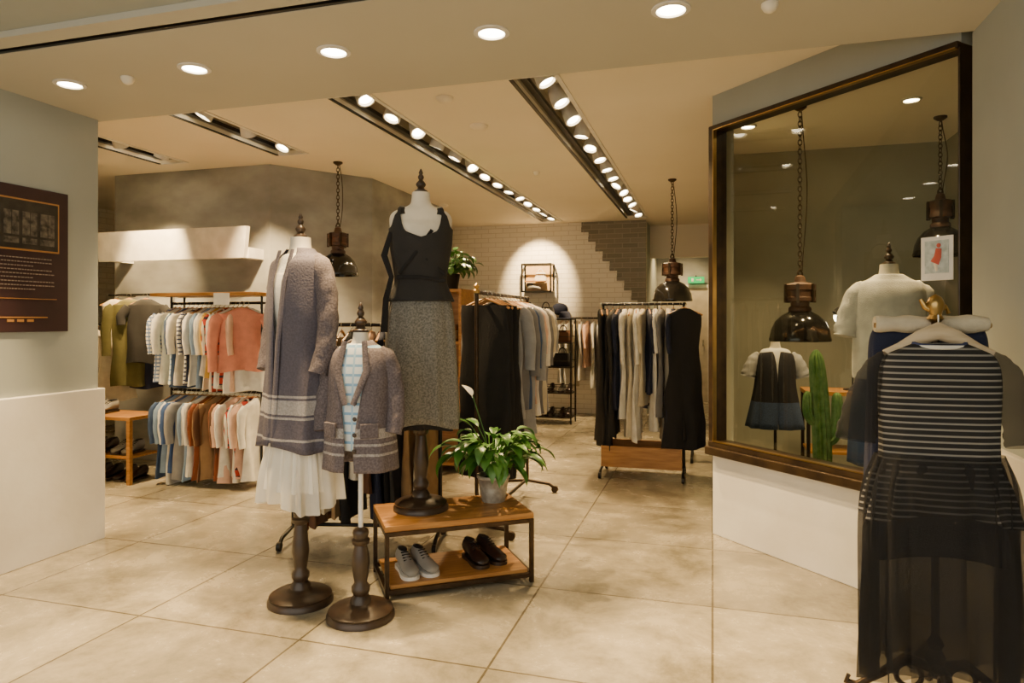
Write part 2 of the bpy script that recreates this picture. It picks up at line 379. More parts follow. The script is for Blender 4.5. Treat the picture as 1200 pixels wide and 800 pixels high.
# shop window
wx,wy=L2W(0,4.83); WR=math.radians(-62.3); WL=1.612
def wob(mb,n,m,**kw): return mb.obj(n,m,loc=(wx,wy,0),rz=WR,smooth=False,**kw)
wob(MB().bx(0,WL,0,.14,0,.56),'wall_window_sill',M['plaster'],bevel=.005)
wob(MB().bx(0,WL,0,.14,2.755,ZC),'wall_window_header',M['wall'])
w=empty('window_1',(wx,wy,0),WR)
MB().bx(-.01,.032,-.03,.10,.56,2.755).bx(WL-.012,WL,-.01,.10,.56,2.755).bx(-.01,WL,-.03,.10,2.73,2.76).bx(-.02,WL+.0,-.055,.10,.545,.60).bx(-.01,WL,-.035,.10,.60,.635).obj('window_frame',M['frame'],w,smooth=False,bevel=.006)
MB().bx(.032,.037,-.032,.0,.64,2.725).bx(.032,WL-.012,-.032,0,2.725,2.731).bx(.032,WL-.012,-.037,0,.635,.641).obj('window_gilt_bead',M['brass'],w,smooth=False)
mb=MB().add([(.03,.05,.635),(WL-.01,.05,.635),(WL-.01,.05,2.73),(.03,.05,2.73)],[(0,1,2,3)]); mb.obj('window_pane',M['glass'],w,smooth=False,fix=False)
f=empty('fashion_flyer',(wx,wy,0),WR)
MB().bx(1.40,1.555,.036,.040,1.645,1.86).obj('flyer_sheet',M['paper'],f,smooth=False)
MB().bx(1.42,1.535,.033,.036,1.68,1.84).obj('flyer_photo',mat('flyer_print',(.60,.66,.66),.6,col2=(.35,.42,.42),ns=30),f,smooth=False)
mb=MB().sphere((1.49,.030,1.815),.011,sc=(1,.3,1)).tube([(1.49,.030,1.80),(1.485,.030,1.76),(1.47,.030,1.73)],[.014,.018,.022],flat=.2); mb.obj('flyer_figure',M['red'],f)
MB().tube([(1.475,.030,1.73),(1.48,.030,1.69)],[.010,.006],flat=.3).obj('flyer_legs',M['skin'],f)

# downlights
for (X_,Y_) in [(-2.48,3.83),(-1.67,3.59),(-.879,3.365),(-.094,3.145),(.677,2.91)]:
    t=empty('recessed_downlight',(X_,Y_,ZS))
    MB().lathe([(.062,.004),(.083,0),(.083,-.006),(.062,-.010),(.058,.002)],n=32,cap=False).obj('trim_ring',M['white'],t)
    MB().lathe([(.060,-.002),(.03,-.004),(.001,-.005)],n=28,cap=False).obj('lens',M['lens'],t,fix=False)
    spot(t,(0,0,-.03),(random.uniform(-.3,.3),random.uniform(-.7,-.1),-2.7),62,ang=50,blend=.7)
def ceiling_disc(name,x,y,z,r=.05):
    MB().lathe([(r,0),(r,-.012),(r*.7,-.03),(r*.3,-.038),(.001,-.038)],n=24).obj(name,M['ceil'],loc=(x,y,z))
ceiling_disc('ceiling_device',-.46,4.66,ZC,.06); ceiling_disc('ceiling_device',-.26,5.33,ZC,.07); ceiling_disc('ceiling_device',-.9,9.0,ZC,.06)
ceiling_disc('ceiling_device',-2.1,3.73,ZS,.035); ceiling_disc('ceiling_device',1.08,2.86,ZS,.035); ceiling_disc('ceiling_device',.25,7.0,ZC,.035); ceiling_disc('ceiling_device',2.3,4.1,ZC,.05)  # the smallest discs stand for sprinkler heads
room(MB().bx(.65,.99,2.62,2.625,ZS-.002,ZS).bx(.65,.99,2.955,2.96,ZS-.002,ZS).bx(.65,.655,2.62,2.96,ZS-.002,ZS).bx(.985,.99,2.62,2.96,ZS-.002,ZS),'trim_access_panel',M['wall'])
# wall poster
pw=empty('wall_poster',(*L2W(-3.91,2.9),0),R)
MB().bx(0,.014,-.42,.44,1.38,2.24).obj('poster_board',M['maroon'],pw,smooth=False,bevel=.003)
MB().bx(.014,.017,-.34,.375,1.86,2.165).obj('poster_picture_border',M['gold'],pw,smooth=False)
mb=MB().bx(.017,.019,-.33,.365,1.87,2.155).obj('poster_picture',M['photo'],pw,smooth=False)
mb=MB()
for i in range(6):
    y=-.31+.112*i; mb.bx(.019,.021,y,y+.045,1.95,2.09); mb.bx(.019,.021,y+.05,y+.09,1.95,2.09)
    mb.bx(.019,.021,y,y+.09,1.90,1.935)
mb.obj('poster_picture_windows',mat('poster_photo_light',(.16,.14,.11),.5,col2=(.025,.022,.02),ns=30),pw,smooth=False)
mb=MB()
for i in range(9):
    z=1.815-.023*i; y=-.34; 
    while y<.33-(.12 if i%3==2 else 0):
        l=random.uniform(.008,.02); mb.bx(.014,.0165,y,y+l,z,z+.006); y+=l+.006
mb.obj('poster_text',M['ink'],pw,smooth=False)
MB().bx(.014,.0165,-.3,.36,1.575,1.579).bx(.014,.0165,.0,.30,1.463,1.47).bx(.014,.0165,.05,.09,1.44,1.455).bx(.014,.0165,.11,.15,1.44,1.455).bx(.014,.0165,.17,.21,1.44,1.455).obj('poster_logo',M['gold'],pw,smooth=False)

# sign board on the grey pillar
sb=empty('shop_sign_board',(*L2W(-5.07,5.46),0),R)
MB().add([(-.9,-.0,2.04),(.83,-.0,2.04),(.90,-.05,2.33),(-.9,-.05,2.33),(-.9,.05,2.04),(.83,.05,2.04),(.90,.0,2.33),(-.9,.0,2.33)],
 [(0,1,2,3),(7,6,5,4),(0,4,5,1),(1,5,6,2),(2,6,7,3),(3,7,4,0)]).obj('sign_panel',M['white'],sb,smooth=False)
MB().bx(.78,.86,.04,.26,2.04,2.14).bx(-.8,-.72,.04,.26,2.04,2.14).obj('sign_bracket',M['white'],sb,smooth=False)

# ------------------------------------------------------------------ mannequins
def finial(mb,z,s=1,mi=0):
    mb.lathe([(r*s,z+h*s) for r,h in [(.028,-.004),(.045,0),(.047,.012),(.03,.022),(.022,.035),(.033,.048),(.036,.06),(.026,.075),(.013,.09),(.02,.10),(.022,.112),(.012,.13),(.016,.14),(.006,.165),(.001,.17)]],n=20,mi=mi)
def stand(parent,zt,zpost=.5,rb=.165,polem='black'):
    MB().lathe([(0.001,0),(rb,0),(rb*1.0,.018),(rb*.93,.03),(rb*.95,.04),(rb*.84,.052),(rb*.45,.062),(.055,.07),(.05,.075)],n=40).obj('turned_base',M['dwood'],parent)
    h=zpost
    MB().lathe([(.052,.07),(.05,.09),(.035,.11),(.045,.13),(.045,.15),(.030,.17),(.036,.20),(.044,.26),(.040,.31),(.030,h*.80),(.042,h*.82),(.045,h*.86),(.034,h*.88),(.04,h*.94),(.036,h*.97),(.016,h)],n=24).obj('turned_post',M['dwood'],parent)
    MB().cyl((0,0,h-.02),(0,0,zt),.012).obj('pole',M[polem],parent)
def bust(parent,zs,s=1.0,slim=1.0,fs=.80):
    rows=[(-.70,.15,.105),(-.60,.175,.118),(-.50,.155,.105),(-.42,.125,.092),(-.33,.14,.10),(-.22,.16,.12),(-.12,.172,.105),(-.06,.175,.085),(-.025,.15,.07),(-.005,.10,.06),(.015,.065,.055),(.04,.054,.052),(.085,.05,.05)]
    rings=[]
    for z,a,b in cr(rows,4):
        rings.append([(a*s*slim*spw(math.cos(2*PI*i/36),.9),b*s*spw(math.sin(2*PI*i/36),.95)-(0.012*s if z<-.1 else 0),zs+z*s) for i in range(36)])
    MB().loft(rings).obj('linen_torso',M['skin'],parent)
    mb=MB(); finial(mb,zs+.085*s,fs); mb.obj('neck_finial',M['dwood'],parent)
def garm(parent,name,rows,m,n=72,freq=9,ph=0,e=.85,solid=.005,**kw):
    rings,closed=shell(rows,n,freq,ph,e,**kw)
    return MB().loft(rings,closed=closed,cap=False).obj(name,m,parent,solid=solid)
def sleeve(parent,name,pts,rad,m,flat=.8,wob=.07):
    rows=cr([(*p,r) for p,r in zip(pts,rad)],5)
    MB().tube([r[:3] for r in rows],[r[3]*(1+.04*math.sin(i*1.7)) for i,r in enumerate(rows)],n=20,flat=flat,wob=wob,cap=True).obj(name,m,parent)

mauve=(.10,.090,.118); pale=(.38,.355,.345)
# A: adult in long coat
A=empty('dressed_mannequin',(-1.09,3.52,0),math.radians(-38))
stand(A,1.2); zs=1.79; bust(A,zs,fs=.75)
coatm=bands('knit_coat_banded',[(0,mauve),(.845,pale),(.86,mauve),(.955,pale),(.97,mauve),(.98,pale),(1.05,mauve),(1.06,pale),(1.075,mauve)],tweed=.1)
kn=(.145,.120,.132)
knit=bands('knit_sleeve',[(0,kn),(.5,kn)],tweed=.5)
garm(A,'white_blouse',[(zs-.005,.085,.07,0,0),(zs-.05,.150,.09,0,0),(zs-.2,.168,.13,0,0),(zs-.45,.15,.11,.01,0),(zs-.8,.17,.12,.02,0)],C['white'],freq=8)
garm(A,'long_knit_coat',[(zs+.025,.07,.06,0,.6),(zs-.006,.115,.075,0,.50),(zs-.03,.165,.095,0,.36),(zs-.08,.188,.12,0,.25),(zs-.3,.195,.145,.01,.10),(zs-.5,.185,.14,.02,.02),(zs-.75,.21,.155,.03,.01),(zs-.98,.24,.175,.05,.03)],coatm,freq=7,hemw=.3)
garm(A,'tulle_underskirt',[(zs-.85,.17,.13,.02,0),(zs-1.0,.195,.145,.05,0),(zs-1.12,.215,.165,.08,0),(zs-1.27,.23,.175,.10,0)],sheer('white_tulle',(.86,.82,.72),.62),n=140,freq=15,solid=0,hemw=.25)
garm(A,'lace_underskirt',[(zs-.85,.16,.12,.02,0),(zs-1.0,.185,.135,.05,0),(zs-1.19,.205,.155,.09,0)],sheer('white_lace',(.86,.82,.72),.85),n=140,freq=13,ph=1,solid=0)
for s in (-1,1):
    sleeve(A,'coat_sleeve',[(s*.125,0,zs-.045),(s*.175,.0,zs-.09),(s*.222,.0,zs-.25),(s*.24,-.02,zs-.45),(s*.225,-.06,zs-.60)],[.045,.063,.060,.056,.052],knit)
MB().tube([(-.055,-.085,zs+.015),(-.055,-.135,zs-.15),(-.03,-.152,zs-.45),(-.012,-.172,zs-.95)],[.014,.018,.02,.02],flat=.35).tube([(.055,-.085,zs+.015),(.055,-.135,zs-.15),(.03,-.152,zs-.45),(.014,-.172,zs-.95)],[.014,.018,.02,.02],flat=.35).obj('coat_plackets',coatm,A)
# B: child
B=empty('child_mannequin',(-.74,3.34,0),math.radians(-12))
stand(B,1.0,.44,.165,'white'); zs=1.33; bust(B,zs,.72,fs=.85)
cardm=bands('knit_cardigan_banded',[(0,kn),(.80,pale),(.82,kn),(.845,pale),(.86,kn),(.885,pale),(.93,kn)],tweed=.4)
garm(B,'plaid_shirt',[(zs+.005,.07,.055,0,0),(zs-.04,.12,.075,0,0),(zs-.2,.13,.10,0,0),(zs-.5,.15,.11,.02,0)],C['plaidb'],freq=8)
garm(B,'knit_cardigan',[(zs+.02,.055,.05,0,.6),(zs-.01,.095,.065,0,.6),(zs-.04,.135,.08,0,.5),(zs-.12,.155,.105,0,.42),(zs-.3,.158,.12,.01,.22),(zs-.45,.170,.13,.02,.10),(zs-.6,.182,.135,.03,.10)],cardm,freq=6)
for s in (-1,1):
    sleeve(B,'cardigan_sleeve',[(s*.095,0,zs-.035),(s*.135,0,zs-.07),(s*.175,.0,zs-.2),(s*.190,-.02,zs-.34),(s*.183,-.04,zs-.42)],[.032,.048,.046,.044,.042],knit)
mb=MB()
for i in range(4): mb.sphere((.03,-.132-.003*i,zs-.27-.075*i),.011,sc=(1,.5,1),n=10)
mb.obj('cardigan_buttons',M['dwood'],B)
MB().tube([(-.05,-.07,zs+.02),(-.075,-.10,zs-.12),(-.02,-.135,zs-.28)],[.014,.02,.014],flat=.35).tube([(.05,-.07,zs+.02),(.075,-.10,zs-.12),(.02,-.135,zs-.28)],[.014,.02,.014],flat=.35).obj('cardigan_lapels',knit,B)
MB().box((.10,-.125,zs-.40),(.085,.012,.07),rz=.5).box((-.10,-.125,zs-.40),(.085,.012,.07),rz=-.5).obj('cardigan_pockets',knit,B,bevel=.004)
# C: on the bench
BZ=.385
Cm=empty('dressed_mannequin',(-.515,3.86,BZ),math.radians(8))
stand(Cm,1.2,.52,.155); zs=1.70; bust(Cm,zs)
lin=(.235,.230,.205)
tweed=bands('tweed_skirt',[(0,lin),(.2,lin)],tweed=.6)
def tank(parent,name,zs,rows,m,ztop,n=96,k=26,ex=.006):
    """rows (z,wx,wy) descending from shoulder; each column starts at its own neckline/armhole height"""
    fine=cr(rows,6); 
    def at(z):
        for i in range(len(fine)-1):
            if fine[i][0]>=z>=fine[i+1][0]:
                t=(fine[i][0]-z)/max(1e-6,fine[i][0]-fine[i+1][0]); return [fine[i][j]*(1-t)+fine[i+1][j]*t for j in (1,2)]
        return list(fine[-1][1:]) if z<fine[-1][0] else list(fine[0][1:])
    zb=rows[-1][0]; rings=[]
    for j in range(k+1):
        ring=[]
        for i in range(n):
            th=2*PI*i/n; zt_=ztop(th); z=zt_+(zb-zt_)*(j/k)
            a,b=at(z); fl=1+.03*max(0,(-z-.25))*3*math.sin(9*th+z*4)
            ring.append(((a+ex)*fl*spw(math.cos(th),.9),(b+ex)*fl*spw(math.sin(th),.95)-.01,zs+z))
        rings.append(ring)
    MB().loft(rings,cap=False).obj(name,m,parent,solid=.004)
def zt_tank(th):
    c=abs(math.cos(th)); front=math.sin(th)<0
    peak=math.exp(-((c-.70)/.13)**2)
    base=(-.13-.05*(1-c/.7) if front else -.08) if c<.70 else -.125
    return base+(-.022-base)*min(1,peak*1.15)
trow=[(-.005,.10,.06),(-.025,.15,.072),(-.06,.172,.088),(-.12,.172,.112),(-.22,.166,.128),(-.33,.148,.112),(-.42,.138,.105),(-.48,.160,.12),(-.53,.180,.138)]
tank(Cm,'sleeveless_top',zs,trow,C['charcoal'],zt_tank)
mb=MB()
for s in (-1,1):
    mb.tube([(s*.108,-.068,zs-.045),(s*.104,-.045,zs-.014),(s*.100,0,zs+.002),(s*.104,.045,zs-.014),(s*.108,.062,zs-.045)],[.024,.022,.021,.022,.024],flat=.3,n=12)
mb.obj('top_straps',C['charcoal'],Cm)
garm(Cm,'tweed_midi_skirt',[(zs-.43,.135,.105,.0,0),(zs-.5,.162,.122,.02,0),(zs-.65,.185,.15,.035,0),(zs-.9,.20,.165,.05,0),(zs-1.22,.21,.175,.065,0)],tweed,freq=9,n=100,hemw=.3)
garm(Cm,'black_skirt_lining',[(zs-.6,.15,.12,.0,0),(zs-.9,.175,.14,.03,0),(zs-1.24,.19,.155,.05,0)],C['black'],freq=7,n=80,hemw=.2)
MB().tube([(-.165,-.07,zs-.15),(-.2,-.09,zs-.28),(-.16,-.12,zs-.40),(-.19,-.11,zs-.52),(-.2,-.10,zs-.70)],[.012,.018,.014,.016,.02],flat=.3).tube([(-.13,-.11,zs-.40),(0,-.128,zs-.40),(.13,-.11,zs-.42)],.012,flat=.4).tube([(.06,-.125,zs-.14),(-.03,-.14,zs-.27),(-.12,-.11,zs-.38)],.01,flat=.4).tube([(.13,-.09,zs-.38),(.03,-.13,zs-.30),(-.06,-.135,zs-.20)],.01,flat=.4).obj('tie_ribbon',C['black'],Cm)

# ------------------------------------------------------------------ bench, shoes, plant
ba=math.radians(19); bu=Vector((math.cos(ba),math.sin(ba))); bv=Vector((-math.sin(ba),math.cos(ba)))
bc=Vector((-.655,3.52))+bu*.41+bv*.225
BN=empty('display_bench',(bc.x,bc.y,0),ba)
bl,bw=.82,.46
MB().bx(-bl/2,bl/2,-bw/2,bw/2,BZ-.032,BZ).obj('wood_top',M['wood'],BN,smooth=False,bevel=.004)
MB().bx(-bl/2+.03,bl/2-.03,-bw/2+.02,bw/2-.02,.05,.072).obj('wood_lower_shelf',M['wood'],BN,smooth=False,bevel=.004)
mb=MB(); s_=.022
for sx in (-1,1):
    for sy in (-1,1):
        mb.box((sx*(bl/2-s_/2),sy*(bw/2-s_/2),(BZ-.034)/2),(s_,s_,BZ-.034))
for z in (.04,BZ-.045):
    for sy in (-1,1): mb.box((0,sy*(bw/2-s_/2),z),(bl-2*s_,s_*.9,s_))
    for sx in (-1,1): mb.box((sx*(bl/2-s_/2),0,z),(s_*.9,bw-2*s_,s_))
mb.obj('metal_frame',M['bronze'],BN,smooth=False)
def shoe(parent,name,x,y,z,rz,m,L=.25,laces=True,sole=None):
    secs=[(-.5,.012,.018,.004),(-.46,.032,.032,.004),(-.35,.045,.045,0),(-.15,.046,.058,0),(.05,.038,.08,0),(.2,.034,.092,0),(.38,.035,.098,0),(.47,.030,.10,0),(.5,.018,.09,0)]
    rings=[]
    for t,w,h,dz in cr(secs,3):
        yy=t*L; ring=[]
        for i in range(16):
            a=2*PI*i/16; cx=math.cos(a); sz=math.sin(a)
            ring.append((w*cx*(1 if sz<0 else 1-.35*sz),yy,z+.018+max(0,(sz+1)/2)**.8*h))
        rings.append(ring)
    T=Matrix.Translation((x,y,0))@Matrix.Rotation(rz,4,'Z')
    mb=MB().loft(rings,0,X=T)
    sol=[(-.52,.015),(-.46,.037),(-.33,.049),(-.1,.045),(.1,.037),(.35,.038),(.48,.03),(.52,.012)]
    poly=[(w,t*L) for t,w in cr(sol,2)]+[(-w,t*L) for t,w in reversed(cr(sol,2))]
    mb2=MB().prism(poly,z+.001,z+.02,1); mb.add(mb2.v,mb2.f,1,T)
    mb.sphere((0,.30*L,z+.112),.028,2,sc=(.85,1.7,.22),X=T)
    if laces:
        for k in range(4):
            mb.cyl((-.022,(-.10+.07*k)*L,z+.078+.009*k),(.022,(-.08+.07*k)*L,z+.078+.009*k),.0035,n=6,mi=2,X=T)
    mb.obj(name,[m,sole or M['dwood'],C['black']],parent)
SH=empty('pair_of_sneakers',(bc.x,bc.y,0),ba)
gl=mat('grey_canvas_shoe',(.30,.285,.255),.6); bl2=mat('dark_leather_shoe',(.020,.010,.008),.35)
shoe(SH,'left_shoe',-.27,-.06,.072,.1,gl,sole=M['white']); shoe(SH,'right_shoe',-.17,-.05,.072,.25,gl,sole=M['white'])
SH=empty('pair_of_leather_shoes',(bc.x,bc.y,0),ba)
shoe(SH,'left_shoe',.13,-.02,.072,.15,bl2); shoe(SH,'right_shoe',.23,.0,.072,.3,bl2)

def leaf(mb,base,az,el,pet,L,w,droop,mi=0):
    d=Vector((math.cos(az),math.sin(az),0)); side=Vector((-d.y,d.x,0))
    p=Vector(base); pts=[]; a=el
    for i in range(5): pts.append(p.copy()); p=p+(d*math.cos(a)+Vector((0,0,1))*math.sin(a))*pet/4; a-=droop*.12
    mb.tube([tuple(q) for q in pts],.0035,n=5,mi=mi)
    p=pts[-1]; vs=[];n=8
    for i in range(n+1):
        t=i/n; ww=w*math.sin(PI*min(1,t**.75))*.5+.001
        nrm=(Vector((0,0,1))*math.cos(a)-d*math.sin(a))
        vs+=[p+side*ww+nrm*ww*.35,p,p-side*ww+nrm*ww*.35]
        p=p+(d*math.cos(a)+Vector((0,0,1))*math.sin(a))*L/n; a-=droop/n
    fs=[]
    for i in range(n):
        for k in (0,1): fs.append((3*i+k,3*i+k+1,3*i+k+4,3*i+k+3))
    mb.add(vs,fs,mi)
PL=empty('potted_peace_lily',(-.11,4.03,BZ))
MB().lathe([(.001,.001),(.068,.001),(.072,.02),(.082,.07),(.080,.075),(.092,.135),(.098,.14),(.098,.155),(.088,.155),(.084,.13),(.001,.13)],n=36).obj('zinc_pot',M['pot'],PL)
MB().lathe([(.084,.128),(.05,.138),(.001,.14)],n=20).obj('soil',M['soil'],PL)
mb=MB()
for i in range(105):
    az=random.uniform(0,2*PI); r=random.random()
    leaf(mb,(random.uniform(-.03,.03),random.uniform(-.03,.03),.13),az,random.uniform(.85,1.5),random.uniform(.14,.32),random.uniform(.13,.19),random.uniform(.05,.075),random.uniform(.9,1.9))
mb.obj('leaves',M['leaf'],PL,fix=False)
mb=MB().tube([(0,0,.14),(-.05,-.02,.4),(-.12,-.03,.62)],.003,n=6)
mb.obj('flower_stem',M['leaf'],PL)
mb=MB(); leaf(mb,(-.12,-.03,.61),2.6,1.2,.01,.10,.06,.5); mb.obj('white_spathe',M['white'],PL,fix=False)

# ------------------------------------------------------------------ hanging garments
def garment(parent,name,x,z,L,w,m,rot=PI/2,y=0,sl=.0,kind='top',hm=None):
    """hook on rail at z"""
    ph=random.uniform(0,6); zt=-.045
    if kind=='top': rows=[(zt,.045,.02),(zt-.02,.085,.028),(zt-.045,w*.75,.03),(zt-.07,w,.03),(zt-.2,w*.93,.026),(zt-.5*L,w*.95,.028),(zt-L,w*1.06,.034)]
    elif kind=='dress': rows=[(zt,.05,.02),(zt-.02,.085,.028),(zt-.05,w*.7,.03),(zt-.09,w*.78,.03),(zt-.35*L,w*.72,.03),(zt-.6*L,w*.88,.034),(zt-L,w*1.05,.04)]
    else: rows=[(zt-.05,w*.8,.018),(zt-.09,w*.82,.022),(zt-.5*L,w*.9,.028),(zt-L,w*.95,.03)]
    rings=[]; R_=cr(rows,4); N=34
    for zz,a,b in R_:
        fall=min(1,max(0,(zt-zz)/max(L,.1))); ring=[]
        for i in range(N):
            th=2*PI*i/N; cx=a*spw(math.cos(th),.9)
            ring.append((cx+.008*math.sin(zz*14+ph),b*math.sin(th)+.020*fall*math.sin(cx*38+ph+zz*2)+.006*math.sin(cx*17+zz*9),zz+ (.012*math.sin(cx*20+ph) if fall>.95 else 0)))
        rings.append(ring)
    mb=MB().loft(rings,0)
    if sl:
        for s in (-1,1):
            pts=cr([(s*w*.88,0,zt-.075,.045),(s*(w+.02),0,zt-.13,.052),(s*(w+.045),.01*s,zt-.1-sl*.5,.044),(s*(w+.04),.02*s,zt-.1-sl,.038)],3)
            mb.tube([q[:3] for q in pts],[q[3] for q in pts],n=12,flat=.5,wob=.08)
    hk=[(0,0,zt),(0,0,-.03)]+[(.02*math.cos(t)+.0,0,-.008+.02*math.sin(t)) for t in [ -PI/2,-.8,0,.9,PI/2,2.4,PI]]
    mb.tube(hk,.0025,n=5,mi=1)
    mb.tube([(-w*.85,0,zt-.06),(-w*.3,0,zt-.015),(0,0,zt+.006),(w*.3,0,zt-.015),(w*.85,0,zt-.06)],.008,n=6,mi=2)
    mb.obj(name,[m,M['chrome'],M['wood']],parent,loc=(x,y,z),rz=rot)
def rackframe(parent,L,h,fy=.25,r=.012,m='black',low=True,caster=True):
    mb=MB().cyl((-L/2,0,h),(L/2,0,h),r)
    for s in (-1,1):
        x=s*L/2
        mb.cyl((x,0,.08),(x,0,h),r).tube([(x,-fy,.035),(x,-fy*.8,.07),(x,0,.09),(x,fy*.8,.07),(x,fy,.035)],r)
        mb.sphere((x,0,h),r*1.4,n=10)
        for t in (-1,1): mb.lathe([(.001,-.012),(.028,-.012),(.028,.012),(.001,.012)],n=14,X=Matrix.Translation((x,t*fy,.029))@Matrix.Rotation(PI/2,4,'Y'))
    if low: mb.cyl((-L/2,0,.10),(L/2,0,.10),r)
    mb.obj('rack_frame',M[m],parent)
def fill(parent,xs0,xs1,z,items,jit=.12,y=0,rot=PI/2):
    n=len(items)
    for i,(k,L,w,sl,kind) in enumerate(items):
        x=xs0+(xs1-xs0)*(i+.5)/n
        garment(parent,'hanging_'+k,x,z,L+random.uniform(-.03,.03),w,C[k],rot+random.uniform(-jit,jit),y,sl,kind)
T=lambda k,L=.62,w=.2,sl=.3,kind='top':(k,L,w,sl,kind)
# R1: rack with long black skirts (rail runs into the shop)
ux,uy=.2818,.9595
R1=empty('clothing_rack',(-.236+ux*.65,4.56+uy*.65,0),math.atan2(uy,ux))
rackframe(R1,1.3,1.635,.24,.013,'bronze')
MB().lathe([(.02,1.63),(.024,1.65),(.012,1.66),(.02,1.68),(.001,1.70)],c=(-.65,0,0),n=14).obj('post_finial',M['brass'],R1)
its=[T('black',1.2,.2,0,'pants'),T('black',1.22,.2,0,'pants'),T('black',1.15,.21,0,'pants'),T('charcoal',1.2,.2,0,'dress'),T('lgrey',.85,.2,.4),T('grey',.8,.21,.45),T('denim',.8,.2,.4),T('lgrey',1.0,.21,.5),T('blush',.8,.2,.3),T('white',.9,.2,.4),T('grey',.9,.2,.4),T('cream',.9,.2,.3),T('lgrey',.9,.2,.3)]
for i,(k,L,w_,sl,kind) in enumerate(its):
    garment(R1,'hanging_'+k,-.56+i*.095,1.635,L,w_,C[k],PI/2+random.uniform(-.08,.08),-.03 if i<4 else 0,sl,kind)
# R2: low rack behind the mannequins
R2=empty('clothing_rack',(-.96,4.50,0),math.radians(-3))
rackframe(R2,.98,1.42,.24,.013,'black')
fill(R2,-.46,.46,1.42,[T('brown',.95,.19,.3),T('rust',1.24,.2,.3,'dress'),T('brown',1.22,.19,0,'dress'),T('cream',1.15,.2,0,'pants'),T('tan',1.18,.2,0,'pants'),T('black',1.2,.2,0,'dress'),T('white',.95),T('brown',1.0),T('navy',1.2,.2,0,'dress'),T('black',1.2,.2,0,'pants'),T('charcoal',1.15),T('tan',1.05,.2,.3),T('cream',1.1,.2,.3),T('tan',1.15,.2,.3)])
# R3: centre-right rack
R3=empty('clothing_rack',(1.22,6.36,0),R)
rackframe(R3,.74,1.60,.22,.013,'black',low=False)
MB().bx(-.36,.36,-.20,.20,.11,.14).bx(-.36,.36,-.20,-.18,.14,.30).bx(-.36,.36,.18,.20,.14,.30).bx(-.36,-.34,-.18,.18,.14,.30).bx(.34,.36,-.18,.18,.14,.30).obj('wood_tray',M['wood'],R3,smooth=False)
fill(R3,-.42,.36,1.60,[T('black',1.25,.2,0,'dress'),T('black',1.3,.2,0,'dress'),T('charcoal',1.2,.2,.3),T('navy',.9),T('white',1.0,.2,.4),T('cream',1.2,.2,0,'dress'),T('white',1.2,.2,.4),T('cream',.9),T('navy',.8),T('white',1.1,.2,.3),T('grey',1.0),T('cream',1.2,.2,0,'dress'),T('navy',1.2,.2,.3),T('black',1.2,.2,0,'dress')],jit=.25)
garment(R3,'hanging_black_dress',.38,1.60,1.25,.19,C['black'],.25,-.16,0,'dress')
R3b=empty('clothing_rack',(1.50,7.25,0),R)
rackframe(R3b,.8,1.5,.22,.013,'black')
fill(R3b,-.38,.42,1.5,[T('black',.9),T('cream',1.0),T('white',1.0),T('navy',.9),T('tan',.8),T('black',1.0),T('navy',1.0),T('black',1.0),T('charcoal',1.0)])
# R4: back wall rail
R4=empty('wall_clothing_rail',(*L2W(-1.75,10.27),0),R)
MB().cyl((-.55,0,1.48),(.6,0,1.48),.012).cyl((-.5,0,1.48),(-.5,.23,1.48),.01).cyl((.55,0,1.48),(.55,.23,1.48),.01).obj('rail',M['black'],R4)
fill(R4,-.5,.55,1.48,[T('white',.9),T('white',1.0),T('cream',1.0),T('white',.9),T('blush',.7),T('white',1.0),T('lgrey',.9),T('navy',.8),T('white',.8),T('cream',.9),T('tan',.8)])
# R5: two-tier rack in front of grey pillar
R5=empty('two_tier_clothing_rack',(-2.64,6.08,0),R)
mb=MB()
for s in (-1,1):
    for y in (-.0,.16): mb.cyl((s*.48,y,0),(s*.48,y,1.66),.010)
    for z in (1.60,.82,.06): mb.cyl((s*.48,0,z),(s*.48,.16,z),.010)
for z in (1.60,.82): mb.cyl((-.48,0,z),(.48,0,z),.012)
mb.obj('rack_frame',M['black'],R5)
MB().bx(-.54,.54,-.19,.19,1.66,1.69).obj('wood_shelf',M['wood'],R5,smooth=False,bevel=.003)
fill(R5,-.46,.30,1.60,[T('stripeb',.68),T('white',.66),T('plaidb',.66),T('denim',.70),T('white',.66),T('stripe',.66),T('navy',.64),T('white',.68),T('lblue',.66),T('white',.6),T('mustard',.64),T('cream',.68),T('plaidr',.70),T('white',.70),T('plaidr',.66),T('blush',.70)],jit=.25)
garment(R5,'hanging_pink_sweater',.37,1.60,.54,.19,C['pink'],.80,-.12,.44)
garment(R5,'hanging_white_shirt',.38,1.60,.72,.18,C['white'],.80,-.07,0)
fill(R5,-.46,.46,.82,[T('denim',.74),T('lblue',.68),T('white',.74),T('blue',.66),T('lgrey',.72),T('white',.70),T('lblue',.72),T('white',.7),T('rust',.70),T('brown',.74),T('tan',.72),T('rust',.70),T('brown',.68),T('white',.70),T('blush',.74),T('white',.74),T('blush',.70),T('plaidr',.68),T('white',.70)],jit=.3)
MB().box((.26,-.24,1.63),(.13,.006,.10),rz=.35).cyl((.26,-.23,1.66),(.26,-.18,1.675),.004).obj('price_card',M['paper'],R5,smooth=False)
